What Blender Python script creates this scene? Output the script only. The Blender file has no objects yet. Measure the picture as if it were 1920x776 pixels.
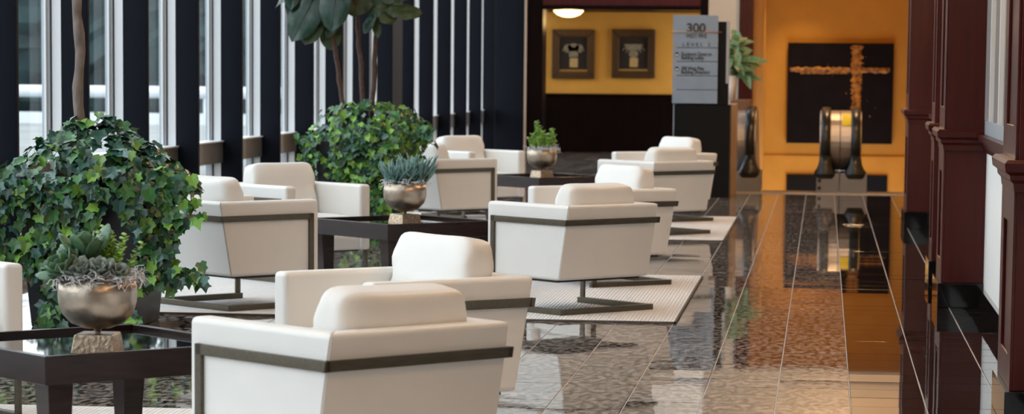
import bpy, bmesh, math, random
from mathutils import Vector, Matrix, Euler
R = random.Random(7)
C = bpy.context.scene.collection
PI = math.pi
# ------------------------------------------------------------------ camera
FPX, PPX, PPY, EYE = 5200.0, 960.0, 640.0, 1.5
YAW, PITCH, ROLL = -0.11080449563, 0.09876477705, 0.009
_fw = Vector((math.sin(YAW), math.cos(YAW), 0)); _rt = Vector((math.cos(YAW), -math.sin(YAW), 0)); _up = Vector((0, 0, 1))
FW = _fw*math.cos(PITCH) - _up*math.sin(PITCH)
_u2 = _up*math.cos(PITCH) + _fw*math.sin(PITCH)
RT = _rt*math.cos(ROLL) + _u2*math.sin(ROLL)
UP = _u2*math.cos(ROLL) - _rt*math.sin(ROLL)
cam = bpy.data.cameras.new('camera'); camo = bpy.data.objects.new('camera', cam); C.objects.link(camo)
camo.matrix_world = Matrix(((RT.x, UP.x, -FW.x, 0), (RT.y, UP.y, -FW.y, 0), (RT.z, UP.z, -FW.z, EYE), (0, 0, 0, 1)))
cam.sensor_width = 36; cam.lens = FPX/1920*36
cam.shift_x = 0; cam.shift_y = (PPY-388)/1920
cam.clip_end = 400
cam.dof.use_dof = True; cam.dof.focus_distance = 13.0; cam.dof.aperture_fstop = 5.6
bpy.context.scene.camera = camo
def at(x, y, Y=None, z=None, X=None):
    """photo pixel -> point of the place on the plane Y / z / X = const"""
    d = RT*((x-PPX)/FPX) - UP*((y-PPY)/FPX) + FW
    o = Vector((0, 0, EYE))
    t = Y/d.y if Y is not None else ((z-EYE)/d.z if z is not None else X/d.x)
    return o + d*t
def toPix(p):
    d = Vector(p)-Vector((0, 0, EYE)); zz = d.dot(FW)
    return PPX+FPX*d.dot(RT)/zz, PPY-FPX*d.dot(UP)/zz
# ------------------------------------------------------------------ daylight
sc = bpy.context.scene
w = bpy.data.worlds.new('sky'); sc.world = w; w.use_nodes = True
bg = w.node_tree.nodes['Background']; bg.inputs[0].default_value = (0.94, 0.965, 1.0, 1); bg.inputs[1].default_value = 1.68
sc.view_settings.view_transform = 'Standard'; sc.view_settings.look = 'None'
sc.view_settings.exposure = 1.0; sc.view_settings.gamma = 1.0; sc.view_settings.use_curve_mapping = False
sc.cycles.max_bounces = 8; sc.cycles.diffuse_bounces = 4; sc.cycles.glossy_bounces = 4; sc.cycles.transparent_max_bounces = 12
sc.cycles.caustics_reflective = False; sc.cycles.caustics_refractive = False
sc.cycles.sample_clamp_indirect = 6.0
# ------------------------------------------------------------------ materials
def mat(name, col, rough=.5, metal=0.0, var=0.0, vscale=8.0, bump=0.0, bscale=80.0, stretch=None, spec=.5, emit=None, estr=0, coat=0, island=0.0, col2=None, objrand=0.0, ramp=(.32, .68), world=False):
    m = bpy.data.materials.new(name); m.use_nodes = True
    nt = m.node_tree; b = nt.nodes['Principled BSDF']
    b.inputs['Base Color'].default_value = (*col, 1); b.inputs['Roughness'].default_value = rough; b.inputs['Metallic'].default_value = metal
    b.inputs['Specular IOR Level'].default_value = spec; b.inputs['Coat Weight'].default_value = coat; b.inputs['Coat Roughness'].default_value = .05
    if emit: b.inputs['Emission Color'].default_value = (*emit, 1); b.inputs['Emission Strength'].default_value = estr
    tc = nt.nodes.new('ShaderNodeTexCoord'); mp = nt.nodes.new('ShaderNodeMapping'); nt.links.new(nt.nodes.new('ShaderNodeNewGeometry').outputs['Position'] if world else tc.outputs['Object'], mp.inputs[0])
    if stretch: mp.inputs['Scale'].default_value = stretch
    if var or col2:
        n = nt.nodes.new('ShaderNodeTexNoise'); n.inputs['Scale'].default_value = vscale; n.inputs['Detail'].default_value = 5
        nt.links.new(mp.outputs[0], n.inputs['Vector'])
        r = nt.nodes.new('ShaderNodeValToRGB'); r.color_ramp.elements[0].position = ramp[0]; r.color_ramp.elements[1].position = ramp[1]
        c2 = col2 or tuple(min(1, c*(1+var)) for c in col)
        c1 = col if col2 else tuple(c*(1-var) for c in col)
        r.color_ramp.elements[0].color = (*c1, 1); r.color_ramp.elements[1].color = (*c2, 1)
        nt.links.new(n.outputs[0], r.inputs[0]); out = r.outputs[0]
        nt.links.new(out, b.inputs['Base Color'])
    else: out = None
    if objrand:
        oi = nt.nodes.new('ShaderNodeObjectInfo'); ge = nt.nodes.new('ShaderNodeNewGeometry')
        ad = nt.nodes.new('ShaderNodeMath'); ad.operation = 'ADD'; nt.links.new(oi.outputs['Random'], ad.inputs[0]); nt.links.new(ge.outputs['Random Per Island'], ad.inputs[1])
        fr = nt.nodes.new('ShaderNodeMath'); fr.operation = 'FRACT'; nt.links.new(ad.outputs[0], fr.inputs[0])
        mr = nt.nodes.new('ShaderNodeMapRange'); mr.inputs[3].default_value = 1-objrand; mr.inputs[4].default_value = 1+objrand; nt.links.new(fr.outputs[0], mr.inputs[0])
        hs = nt.nodes.new('ShaderNodeHueSaturation'); nt.links.new(mr.outputs[0], hs.inputs['Value'])
        if out: nt.links.new(out, hs.inputs['Color'])
        else: hs.inputs['Color'].default_value = (*col, 1)
        nt.links.new(hs.outputs[0], b.inputs['Base Color'])
    if bump:
        n2 = nt.nodes.new('ShaderNodeTexNoise'); n2.inputs['Scale'].default_value = bscale; n2.inputs['Detail'].default_value = 3
        nt.links.new(mp.outputs[0], n2.inputs['Vector'])
        bp = nt.nodes.new('ShaderNodeBump'); bp.inputs['Strength'].default_value = bump; bp.inputs['Distance'].default_value = .01
        nt.links.new(n2.outputs[0], bp.inputs['Height']); nt.links.new(bp.outputs[0], b.inputs['Normal'])
    return m
M = {}
M['leather'] = mat('cream_leather', (.78, .765, .735), .42, var=.02, vscale=4, bump=.06, bscale=260)
M['bronze'] = mat('brushed_bronze', (.115, .098, .072), .38, .75, var=.15, vscale=14, stretch=(1, 8, 8))
M['espresso'] = mat('espresso_wood', (.020, .010, .009), .22, var=.3, vscale=6, stretch=(1, 1, 9), spec=.3)
M['blackglass'] = mat('black_glass', (.006, .007, .008), .03)
M['rug'] = mat('rug_weave', (.69, .67, .655), .95, var=.06, vscale=30)
def _rib(m):
    nt = m.node_tree; tc = nt.nodes.new('ShaderNodeTexCoord'); wv = nt.nodes.new('ShaderNodeTexWave'); wv.inputs['Scale'].default_value = 14; wv.inputs['Distortion'].default_value = .6
    wv.bands_direction = 'X'
    nt.links.new(tc.outputs['Object'], wv.inputs['Vector'])
    bp = nt.nodes.new('ShaderNodeBump'); bp.inputs['Strength'].default_value = .8; bp.inputs['Distance'].default_value = .004
    nt.links.new(wv.outputs['Fac'], bp.inputs['Height']); nt.links.new(bp.outputs[0], nt.nodes['Principled BSDF'].inputs['Normal'])
_rib(M['rug'])
M['rug_edge'] = mat('rug_binding', (.10, .085, .075), .9)  # rug binding, with its edge shadow put into the dark colour
M['tile_brown'] = mat('flamed_brown_granite', (.020, .017, .016), .02, var=.45, vscale=32, bump=.015, bscale=42, stretch=(1, .36, 1), ramp=(.42, .60), world=True, col2=(.33, .28, .245), objrand=.18)
M['tile_black'] = mat('polished_black_granite', (.010, .009, .009), .02, var=.3, vscale=80, objrand=.2)
M['grout'] = mat('grout', (.46, .49, .54), .7)
M['fin'] = mat('charcoal_fin_paint', (.0045, .0062, .0115), .65, var=.06, vscale=3, spec=.12)
M['mullion'] = mat('pale_window_paint', (.72, .76, .80), .35)
M['frame_grey'] = mat('window_frame_grey', (.34, .37, .40), .35)
M['sill'] = mat('grey_sill_metal', (.13, .13, .13), .35, .3)
M['gasket'] = mat('black_gasket', (.01, .01, .012), .6)
M['redwood'] = mat('mahogany_panel', (.050, .0075, .0065), .28, var=.18, vscale=3.5, stretch=(6, 6, .6), spec=.25)
M['darkwood'] = mat('dark_walnut_panel', (.0055, .0022, .002), .45, var=.25, vscale=3, stretch=(5, 5, .7), spec=.04)
M['granite'] = mat('black_granite_plinth', (.006, .006, .007), .06)
M['cream'] = mat('cream_wall_paint', (.60, .55, .48), .8, var=.03, vscale=2)
M['whitewall'] = mat('white_wall_panel', (.80, .79, .76), .7)
M['orange'] = mat('ochre_wall_paint', (.56, .275, .035), .75, var=.05, vscale=3)
M['gold'] = mat('antique_gold_frame', (.06, .030, .009), .38, .5, var=.4, vscale=40, bump=.5, bscale=60)
M['goldlip'] = mat('gold_lip', (.55, .33, .09), .3, .8)
M['picback'] = mat('dark_print_ground', (.012, .007, .004), .8, var=.3, vscale=8)
M['ivoryink'] = mat('ivory_print_ink', (.20, .17, .11), .6, var=.35, vscale=30)
M['tanink'] = mat('tan_print_ink', (.42, .28, .11), .6, var=.1, vscale=20)
M['canvas'] = mat('midnight_canvas', (.0035, .002, .004), .7, var=.5, vscale=5, spec=.15)
M['goldpaint'] = mat('gold_paint_stroke', (.05, .012, .003), .5, .1, col2=(.52, .22, .022), vscale=16, bump=.8, bscale=40)
M['yellowpaint'] = mat('yellow_signature_paint', (.75, .60, .05), .5)
M['alu'] = mat('fluted_aluminium', (.27, .345, .44), .45, .3, var=.05, vscale=5)
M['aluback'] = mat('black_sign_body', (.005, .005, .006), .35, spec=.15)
M['ink'] = mat('dark_lettering', (.035, .037, .042), .5)
M['white'] = mat('white_enamel', (.85, .85, .85), .4)
M['copper'] = mat('copper_rod', (.45, .25, .13), .3, .8)
M['steel'] = mat('satin_stainless', (.50, .45, .42), .42, 1.0, var=.08, vscale=10)
M['darksteel'] = mat('grey_steel_skirt', (.26, .25, .25), .4, .5)
M['rubber'] = mat('black_rubber', (.010, .011, .013), .28)
M['yellow'] = mat('yellow_sticker', (.85, .62, .02), .5)
M['tanpanel'] = mat('tan_panel', (.46, .33, .24), .5)
M['capwood'] = mat('brown_wood_cap', (.20, .10, .06), .35)
M['planter'] = mat('charcoal_planter', (.020, .022, .030), .38, var=.15, vscale=4)
M['soil'] = mat('dark_soil', (.018, .012, .008), .95, bump=.6, bscale=40)
M['hammered'] = mat('hammered_champagne_metal', (.46, .385, .31), .36, 1.0, var=.14, vscale=22, bump=.12, bscale=38)
M['hamfoot'] = mat('aged_brass_foot', (.40, .31, .22), .33, .9, var=.3, vscale=60, bump=.25, bscale=70)
M['moss'] = mat('grey_spanish_moss', (.66, .66, .68), .95, var=.3, vscale=30)
M['bark'] = mat('grey_brown_bark', (.20, .16, .14), .8, var=.35, vscale=22, bump=.7, bscale=45, stretch=(1, 1, .35))
M['stem'] = mat('brown_fig_stem', (.075, .040, .030), .7, var=.35, vscale=30, bump=.4, bscale=60)
M['vine'] = mat('vine_stem', (.055, .05, .022), .8)
M['ivy0'] = mat('dark_ivy_leaf', (.018, .068, .040), .26, var=.3, vscale=30, objrand=.35)
M['ivy1'] = mat('mid_ivy_leaf', (.045, .15, .042), .28, var=.3, vscale=30, objrand=.35)
M['ivy2'] = mat('young_ivy_leaf', (.17, .36, .05), .4, var=.25, vscale=30, objrand=.3)
M['ivy3'] = mat('blue_green_ivy_leaf', (.045, .125, .10), .24, var=.3, vscale=30, objrand=.3)
M['succ'] = mat('paddle_succulent_leaf', (.075, .165, .085), .38, var=.3, vscale=14, objrand=.35)
M['succ2'] = mat('dusky_succulent_leaf', (.17, .215, .19), .45, var=.25, vscale=14, objrand=.3)
M['lime'] = mat('lime_jade_leaf', (.22, .40, .05), .4, objrand=.35)
M['chalk'] = mat('blue_chalkstick_leaf', (.13, .25, .235), .5, var=.25, vscale=12, objrand=.35)
M['fig0'] = mat('dark_fig_leaf', (.012, .042, .026), .30, var=.25, vscale=9)
M['fig1'] = mat('olive_fig_leaf', (.040, .068, .020), .42, var=.25, vscale=9)
M['dief'] = mat('variegated_leaf', (.018, .085, .022), .4, col2=(.20, .34, .17), vscale=14)
M['hedge'] = mat('hedge_foliage', (.007, .024, .026), .8, var=.6, vscale=1.2)
M['ground'] = mat('outdoor_paving', (.22, .23, .23), .9, var=.2, vscale=.6)
M['parapet'] = mat('white_parapet', (.62, .66, .70), .7)
M['lampglow'] = mat('warm_lamp_glass', (1, .8, .5), .4, emit=(1, .62, .26), estr=3.2)
M['bulb'] = mat('warm_downlight', (1, .8, .5), .4, emit=(1, .62, .25), estr=8)
M['ceiling'] = mat('ceiling_plaster', (.46, .41, .35), .9)
def glassmat(name, tint, fres=1.45):
    m = bpy.data.materials.new(name); m.use_nodes = True; nt = m.node_tree
    for n in list(nt.nodes): nt.nodes.remove(n)
    o = nt.nodes.new('ShaderNodeOutputMaterial'); mx = nt.nodes.new('ShaderNodeMixShader'); t = nt.nodes.new('ShaderNodeBsdfTransparent'); g = nt.nodes.new('ShaderNodeBsdfGlossy')
    lw = nt.nodes.new('ShaderNodeLayerWeight'); lw.inputs[0].default_value = .5
    pw = nt.nodes.new('ShaderNodeMath'); pw.operation = 'POWER'; pw.inputs[1].default_value = 5; nt.links.new(lw.outputs['Facing'], pw.inputs[0])
    f = nt.nodes.new('ShaderNodeMath'); f.operation = 'MULTIPLY_ADD'; f.inputs[1].default_value = fres; f.inputs[2].default_value = .02; nt.links.new(pw.outputs[0], f.inputs[0])
    t.inputs[0].default_value = (*tint, 1); g.inputs['Roughness'].default_value = .02
    nt.links.new(f.outputs[0], mx.inputs[0]); nt.links.new(t.outputs[0], mx.inputs[1]); nt.links.new(g.outputs[0], mx.inputs[2]); nt.links.new(mx.outputs[0], o.inputs[0])
    return m
M['glass'] = glassmat('tinted_window_glass', (.92, .955, .965), .3)
# ------------------------------------------------------------------ builders
def link(name, me, parent=None, m=None, smooth=False):
    o = bpy.data.objects.new(name, me); C.objects.link(o)
    if m is not None and not me.materials: me.materials.append(M[m])
    if parent: o.parent = parent
    return o
def bm_mesh(bm, name, smooth=False):
    me = bpy.data.meshes.new(name); bmesh.ops.recalc_face_normals(bm, faces=bm.faces); bm.to_mesh(me); bm.free()
    if smooth:
        for p in me.polygons: p.use_smooth = True
    return me
def wn(o):
    md = o.modifiers.new('normals', 'WEIGHTED_NORMAL'); md.keep_sharp = True; return o
def tag(o, label=None, cat=None, group=None, kind=None):
    if label: o['label'] = label
    if cat: o['category'] = cat
    if group: o['group'] = group
    if kind: o['kind'] = kind
    return o
def thing(name, loc, label, cat, group=None, rz=0):
    o = bpy.data.objects.new(name, None); C.objects.link(o); o.location = loc; o.rotation_euler = (0, 0, rz); o.empty_display_size = .1
    return tag(o, label, cat, group)
def struct_empty(name, loc=(0, 0, 0)):
    o = bpy.data.objects.new(name, None); C.objects.link(o); o.location = loc; o['kind'] = 'structure'; return o
def hexa(bm, b, t):
    """8-corner solid from bottom loop b and top loop t"""
    vb = [bm.verts.new(p) for p in b]; vt = [bm.verts.new(p) for p in t]; n = len(b)
    fs = [bm.faces.new(vb[::-1]), bm.faces.new(vt)]
    for i in range(n): fs.append(bm.faces.new((vb[i], vb[(i+1) % n], vt[(i+1) % n], vt[i])))
    return fs
def addbox(bm, x0, x1, y0, y1, z0, z1):
    return hexa(bm, [(x0, y0, z0), (x1, y0, z0), (x1, y1, z0), (x0, y1, z0)], [(x0, y0, z1), (x1, y0, z1), (x1, y1, z1), (x0, y1, z1)])
def bev(bm, off, seg=2, edges=None):
    bmesh.ops.bevel(bm, geom=list(edges or bm.edges), offset=off, segments=seg, profile=.5, affect='EDGES', clamp_overlap=True)
def box(name, x0, x1, y0, y1, z0, z1, m, parent=None, bevel=0, seg=2):
    bm = bmesh.new(); addbox(bm, min(x0, x1), max(x0, x1), min(y0, y1), max(y0, y1), min(z0, z1), max(z0, z1))
    if bevel: bev(bm, bevel, seg)
    o = link(name, bm_mesh(bm, name, bool(bevel)), parent, m)
    if bevel: wn(o)
    return o
def prism(name, poly, axis, a0, a1, m, parent=None, bevel=0, seg=2):
    """poly extruded along axis; poly is (u,v): x->(y,z), y->(x,z), z->(x,y)"""
    def P(u, v, a): return {'x': (a, u, v), 'y': (u, a, v), 'z': (u, v, a)}[axis]
    bm = bmesh.new(); hexa(bm, [P(u, v, a0) for u, v in poly], [P(u, v, a1) for u, v in poly])
    if bevel: bev(bm, bevel, seg)
    o = link(name, bm_mesh(bm, name, bool(bevel)), parent, m)
    if bevel: wn(o)
    return o
def lathe_mesh(name, prof, n=32, bm=None):
    own = bm is None
    if own: bm = bmesh.new()
    rings = []
    for r, z in prof:
        if r < 1e-5: rings.append([bm.verts.new((0, 0, z))])
        else: rings.append([bm.verts.new((r*math.cos(2*PI*k/n), r*math.sin(2*PI*k/n), z)) for k in range(n)])
    for a, b in zip(rings, rings[1:]):
        for k in range(n):
            k2 = (k+1) % n
            if len(a) == 1 and len(b) > 1: bm.faces.new((a[0], b[k], b[k2]))
            elif len(b) == 1 and len(a) > 1: bm.faces.new((a[k], a[k2], b[0]))
            elif len(a) > 1: bm.faces.new((a[k], a[k2], b[k2], b[k]))
    return bm_mesh(bm, name, True) if own else None
def tube(bm, pts, rad, n=6, cap=True):
    pts = [Vector(p) for p in pts]; prev = None; up = Vector((0.3, 0.2, 1)).normalized()
    rings = []
    for i, p in enumerate(pts):
        t = (pts[min(i+1, len(pts)-1)]-pts[max(i-1, 0)]).normalized()
        a = t.cross(up if abs(t.dot(up)) < .95 else Vector((1, 0, 0))).normalized()
        if prev is not None:
            a = (prev - t*prev.dot(t)).normalized()
        prev = a; b = t.cross(a)
        r = rad[i] if isinstance(rad, (list, tuple)) else rad
        rings.append([bm.verts.new(p+a*r*math.cos(2*PI*k/n)+b*r*math.sin(2*PI*k/n)) for k in range(n)])
    for A, B in zip(rings, rings[1:]):
        for k in range(n): bm.faces.new((A[k], A[(k+1) % n], B[(k+1) % n], B[k]))
    if cap: bm.faces.new(rings[0][::-1]); bm.faces.new(rings[-1])
def sm(x): return max(0, min(1, x))**2*(3-2*max(0, min(1, x)))
def orient(normal, tip, roll=0):
    """matrix whose +Z is the leaf normal and +Y the leaf tip"""
    z = Vector(normal).normalized(); y = Vector(tip); y = y - z*y.dot(z)
    if y.length < 1e-4: y = z.orthogonal()
    y.normalize(); x = y.cross(z)
    return Matrix(((x.x, y.x, z.x), (x.y, y.y, z.y), (x.z, y.z, z.z))).to_4x4()
def put(name, me, parent, p, normal, tip, s):
    o = bpy.data.objects.new(name, me); C.objects.link(o); o.parent = parent
    o.matrix_local = Matrix.Translation(p) @ orient(normal, tip) @ Matrix.Scale(s, 4)
    return o
def joined(name, items, parent):
    """one stuff mesh out of many (mesh, point, normal, tip, scale)"""
    vs, fs, mi, mats = [], [], [], []
    for me, p, nrm, tip, s in items:
        mt = me.materials[0]
        if mt not in mats: mats.append(mt)
        k = mats.index(mt); X = Matrix.Translation(p) @ orient(nrm, tip) @ Matrix.Scale(s, 4); b = len(vs)
        vs += [tuple(X @ v.co) for v in me.vertices]
        for f in me.polygons: fs.append(tuple(b+i for i in f.vertices)); mi.append(k)
    me2 = bpy.data.meshes.new(name); me2.from_pydata(vs, [], fs)
    for mt in mats: me2.materials.append(mt)
    me2.polygons.foreach_set('material_index', mi)
    me2.polygons.foreach_set('use_smooth', [True]*len(fs))
    o = bpy.data.objects.new(name, me2); C.objects.link(o); o.parent = parent; o['kind'] = 'stuff'
    return o
def copy_tree(o, parent=None):
    c = o.copy(); C.objects.link(c); c.parent = parent
    for ch in list(o.children): copy_tree(ch, c)
    return c
# ================================================================== SETTING
XW = -5.3                 # nose line of the window fins
TS, TX0 = .335, .146      # floor tile module and a joint line
YEND = 49.0
ESC_Y = 33.9              # the escalator well starts here
# ---- floor
floor = struct_empty('floor')
def slab(x0, x1, y0, y1): return box('grout_bed', x0, x1, y0, y1, -.3, -.003, 'grout', floor)
slab(-5.7, 2.2, -4, ESC_Y); slab(-5.7, -1.06, ESC_Y, YEND+.2)
bm = bmesh.new(); g = .0022
addbox(bm, -TS/2+g, TS/2-g, -TS/2+g, TS/2-g, -.02, 0)
top = [e for e in bm.edges if all(v.co.z > -.001 for v in e.verts)]
bev(bm, .002, 1, top)
tile_me = {}
base_tile = bm_mesh(bm, 'tile')
for k in ('tile_brown', 'tile_black'):
    me = base_tile.copy(); me.materials.append(M[k]); tile_me[k] = me
yj = at(1700, 703, z=0).y
cells = []
i0 = math.floor((-5.6-TX0)/TS); i1 = math.ceil((1.9-TX0)/TS)
j0 = math.floor((-3.5-yj)/TS); j1 = math.ceil((YEND-yj)/TS)
RUGS = [(-4.35, -.84, 8.0, 11.72), (-4.30, -.84, 16.28, 19.98), (-4.30, -.84, 24.15, 28.05)]
for i in range(i0, i1):
    for j in range(j0, j1):
        cx = TX0+(i+.5)*TS; cy = yj+(j+.5)*TS
        if cy > ESC_Y-.12 and cx > -1.2: continue
        if cx > 1.25 and cy < 27: continue
        px, py = toPix((cx, cy, 0)) if cy > 3 else (-1, -1)
        vis = -20 < px < 1940 and 0 < py < 800 and not any(a+.1 < cx < b-.1 and c+.1 < cy < d-.1 for a, b, c, d in RUGS) and cx > -1.9
        k = 'tile_black' if cx > TX0 else 'tile_brown'
        cells.append((0 if vis else 1, cy, cx, k, R.gauss(0, .0016), R.gauss(0, .0007), R.uniform(-.0006, .0004)))
cells.sort()
vs, fs, mi = [], [], []
for n, (hid, cy, cx, k, rx, ry, dz) in enumerate(cells):
    if n < 300:
        o = bpy.data.objects.new('tile', tile_me[k]); C.objects.link(o); o.parent = floor
        o.location = (cx, cy, dz); o.rotation_euler = (rx, ry, 0)
    else:
        b = len(vs)
        X = Matrix.Translation((cx, cy, dz)) @ Euler((rx, ry, 0)).to_matrix().to_4x4()
        for f in base_tile.polygons:
            if f.normal.z < -.9: continue
            fs.append(tuple(b+q for q in f.vertices)); mi.append(0 if k == 'tile_brown' else 1)
        vs += [tuple(X @ v.co) for v in base_tile.vertices]
me = bpy.data.meshes.new('tile_field'); me.from_pydata(vs, [], fs); me.materials.append(M['tile_brown']); me.materials.append(M['tile_black'])
me.polygons.foreach_set('material_index', mi)
o = link('tile_field', me, floor); o['kind'] = 'stuff'
# ---- window wall on the left
wall_left = struct_empty('wall_left')
ZT = 6.2
FIN0, FSP = 17.903, 1.79
fin_me = None
ks = range(-11, 18)
XR, XM, XG = XW-.195, XW-.262, XW-.31       # fin root, mullion back, glass plane
bm = bmesh.new(); addbox(bm, XR, XW, 0, .07, 0, ZT); bev(bm, .006, 2); fin_me = bm_mesh(bm, 'fin', True); fin_me.materials.append(M['fin'])
bm = bmesh.new(); addbox(bm, XM, XR, .0, .11, 0, ZT); mul_me = bm_mesh(bm, 'mullion'); mul_me.materials.append(M['mullion'])
def boxmesh(name, m, *bs):
    bm = bmesh.new()
    for b in bs: addbox(bm, *b)
    me = bm_mesh(bm, name); me.materials.append(M[m]); return me
SIL0, SIL1 = .60, .79
a, b_ = .11, FSP
gask_me = boxmesh('gasket', 'gasket', (XM-.010, XM, .0, .11, 0, ZT))
fr_me = boxmesh('frame', 'frame_grey', (XG-.02, XM-.010, -.03, .13, 0, ZT))
stop_me = boxmesh('glazing_bead', 'mullion', (XG+.005, XG+.018, -.055, -.03, SIL1, ZT))
sill_me = boxmesh('sill_rail', 'sill', (XG-.02, XR+.02, a, b_, SIL0, SIL1))
ledge_me = boxmesh('sill_ledge', 'mullion', (XG-.0, XR+.03, a, b_, SIL1, SIL1+.012))
base_me = boxmesh('base_rail', 'sill', (XG-.02, XR+.02, a, b_, 0, .10))
head_me = boxmesh('head_rail', 'fin', (XG-.02, XR, a, b_, ZT-.3, ZT))
pane_me = boxmesh('pane', 'glass', (XG-.004, XG, a, b_-.05, SIL1, ZT-.3))
lpane_me = boxmesh('lower_pane', 'glass', (XG-.004, XG, a, b_-.05, .10, SIL0))
for n, k in enumerate(ks):
    y = FIN0+k*FSP
    f = link('fin', fin_me, wall_left); f.location = (0, y, 0)
    wdw = struct_empty('window_%d' % (n+1), (0, y, 0))
    for nm, me in (('mullion', mul_me), ('gasket', gask_me), ('frame', fr_me), ('glazing_bead', stop_me), ('sill_rail', sill_me), ('sill_ledge', ledge_me), ('base_rail', base_me), ('head_rail', head_me), ('pane', pane_me), ('lower_pane', lpane_me)):
        link(nm, me, wdw)
# a wider blind panel joins two fins two thirds down the wall
ypan = FIN0+9*FSP
box('blind_panel', XR+.02, XW-.02, ypan+.07, ypan+.95, 0, ZT, 'fin', wall_left, .004)
box('door_closer', XR-.02, XW+.03, ypan+1.30, ypan+1.42, .86, .93, 'gasket', wall_left, .006)
# ---- outside
gr = box('ground', -70, -5.75, -20, 130, -.5, -.25, 'ground'); tag(gr, kind='structure')
def hedge(name, x0, x1, y0, y1, h, n, label):
    bm = bmesh.new()
    nx, nz = 60, 14
    grid = {}
    for iu in range(nx+1):
        for iz in range(nz+1):
            u = iu/nx; v = iz/nz
            bul = .9*math.sin(PI*min(1, v*1.05))**.5
            p = Vector((x0+(x1-x0)*u, y0+(y1-y0)*u, -.3+h*v))
            nrm = Vector((y1-y0, -(x1-x0), 0)).normalized()
            if nrm.y > 0: nrm = -nrm
            grid[iu, iz] = bm.verts.new(p+nrm*(bul+R.uniform(-.28, .28))+Vector((0, 0, R.uniform(-.2, .2) if iz else 0)))
    for iu in range(nx):
        for iz in range(nz): bm.faces.new((grid[iu, iz], grid[iu+1, iz], grid[iu+1, iz+1], grid[iu, iz+1]))
    bk = [bm.verts.new((x0, y0+1.2, -.3+h)), bm.verts.new((x1, y1+1.2, -.3+h)), bm.verts.new((x1, y1+1.2, -.3)), bm.verts.new((x0, y0+1.2, -.3))]
    bm.faces.new(bk)
    bm.faces.new([grid[i, nz] for i in range(nx+1)]+[bk[1], bk[0]])
    o = link(name, bm_mesh(bm, name), None, 'hedge'); tag(o, label, 'hedge'); return o
hedge('clipped_hedge', -60, -8, 92, 92, 6.5, 0, 'dark green hedge seen outdoors through the tall windows')
par = thing('outdoor_railing', (0, 78, -.3), 'white outdoor railing seen low through the window glass', 'railing')
bm = bmesh.new(); tube(bm, [(-45, 0, .98), (-7.2, 0, .98)], .17, 14); link('top_rail', bm_mesh(bm, 'top_rail', True), par, 'parapet')
for q in range(9): box('post', -44+q*4.4, -43.85+q*4.4, -.05, .05, 0, .85, 'parapet', par)
box('kerb', -45, -7.2, -.15, .15, 0, .38, 'parapet', par)
# ---- ceiling with a rooflight over the seating
ceil = struct_empty('ceiling')
CZ = 6.2
SX0, SX1 = -5.0, -3.1
box('plaster', -5.7, SX0, -4, YEND+.2, CZ, CZ+.3, 'ceiling', ceil)
box('plaster', SX1, 2.2, -4, 36.2, CZ, CZ+.3, 'ceiling', ceil)
box('walkway_soffit', -.5, 2.2, -4, 36.0, 3.9, 4.0, 'ceiling', ceil)
box('plaster', SX0, SX1, -4, 0, CZ, CZ+.3, 'ceiling', ceil)
box('plaster', SX0, SX1, 34, YEND+.2, CZ, CZ+.3, 'ceiling', ceil)
for q in range(9):
    yy = q*4.25
    if q: box('rooflight_beam', SX0, SX1, yy-.1, yy+.1, CZ-.1, CZ+.3, 'mullion', ceil)
    if q < 8: box('rooflight_pane', SX0, SX1, yy+.1, yy+4.15, CZ+.2, CZ+.206, 'glass', ceil)
# ---- right wall: white dado, moulding, window above, mahogany columns
wr = struct_empty('wall_right')
XRW = 1.03
box('dado', XRW, XRW+.2, -4, 26.0, 0, 1.0, 'whitewall', wr)
box('wall_above', XRW, XRW+.2, -4, 26.0, 3.2, CZ, 'cream', wr)
box('glazed_back', XRW+.16, XRW+.2, -4, 26.0, 1.1, 3.2, 'fin', wr)
box('skirting', XRW-.03, XRW, -4, 26.0, 0, .13, 'granite', wr, .004)
prism('chair_rail', [(XRW+.02, .985), (XRW-.01, .985), (XRW-.03, 1.02), (XRW-.035, 1.05), (XRW-.06, 1.06), (XRW-.065, 1.10), (XRW+.02, 1.10)], 'y', -4, 26.0, 'redwood', wr)
for n, (ya, yb) in enumerate(((12.5, 17.75), (20.4, 26.0))):
    wd = struct_empty('window_%d' % (40+n))
    box('bottom_rail', XRW-.02, XRW+.05, ya, yb, 1.10, 1.19, 'frame_grey', wd, .004)
    nb = 12
    for q in range(nb+1):
        yy = ya+(yb-ya)*q/nb
        box('glazing_bar', XRW-.02, XRW+.03, yy-.028, yy+.028, 1.19, 3.2, 'mullion' if q % 2 else 'frame_grey', wd)
    box('pane', XRW+.02, XRW+.025, ya, yb, 1.19, 3.2, 'glass', wd)
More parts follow.
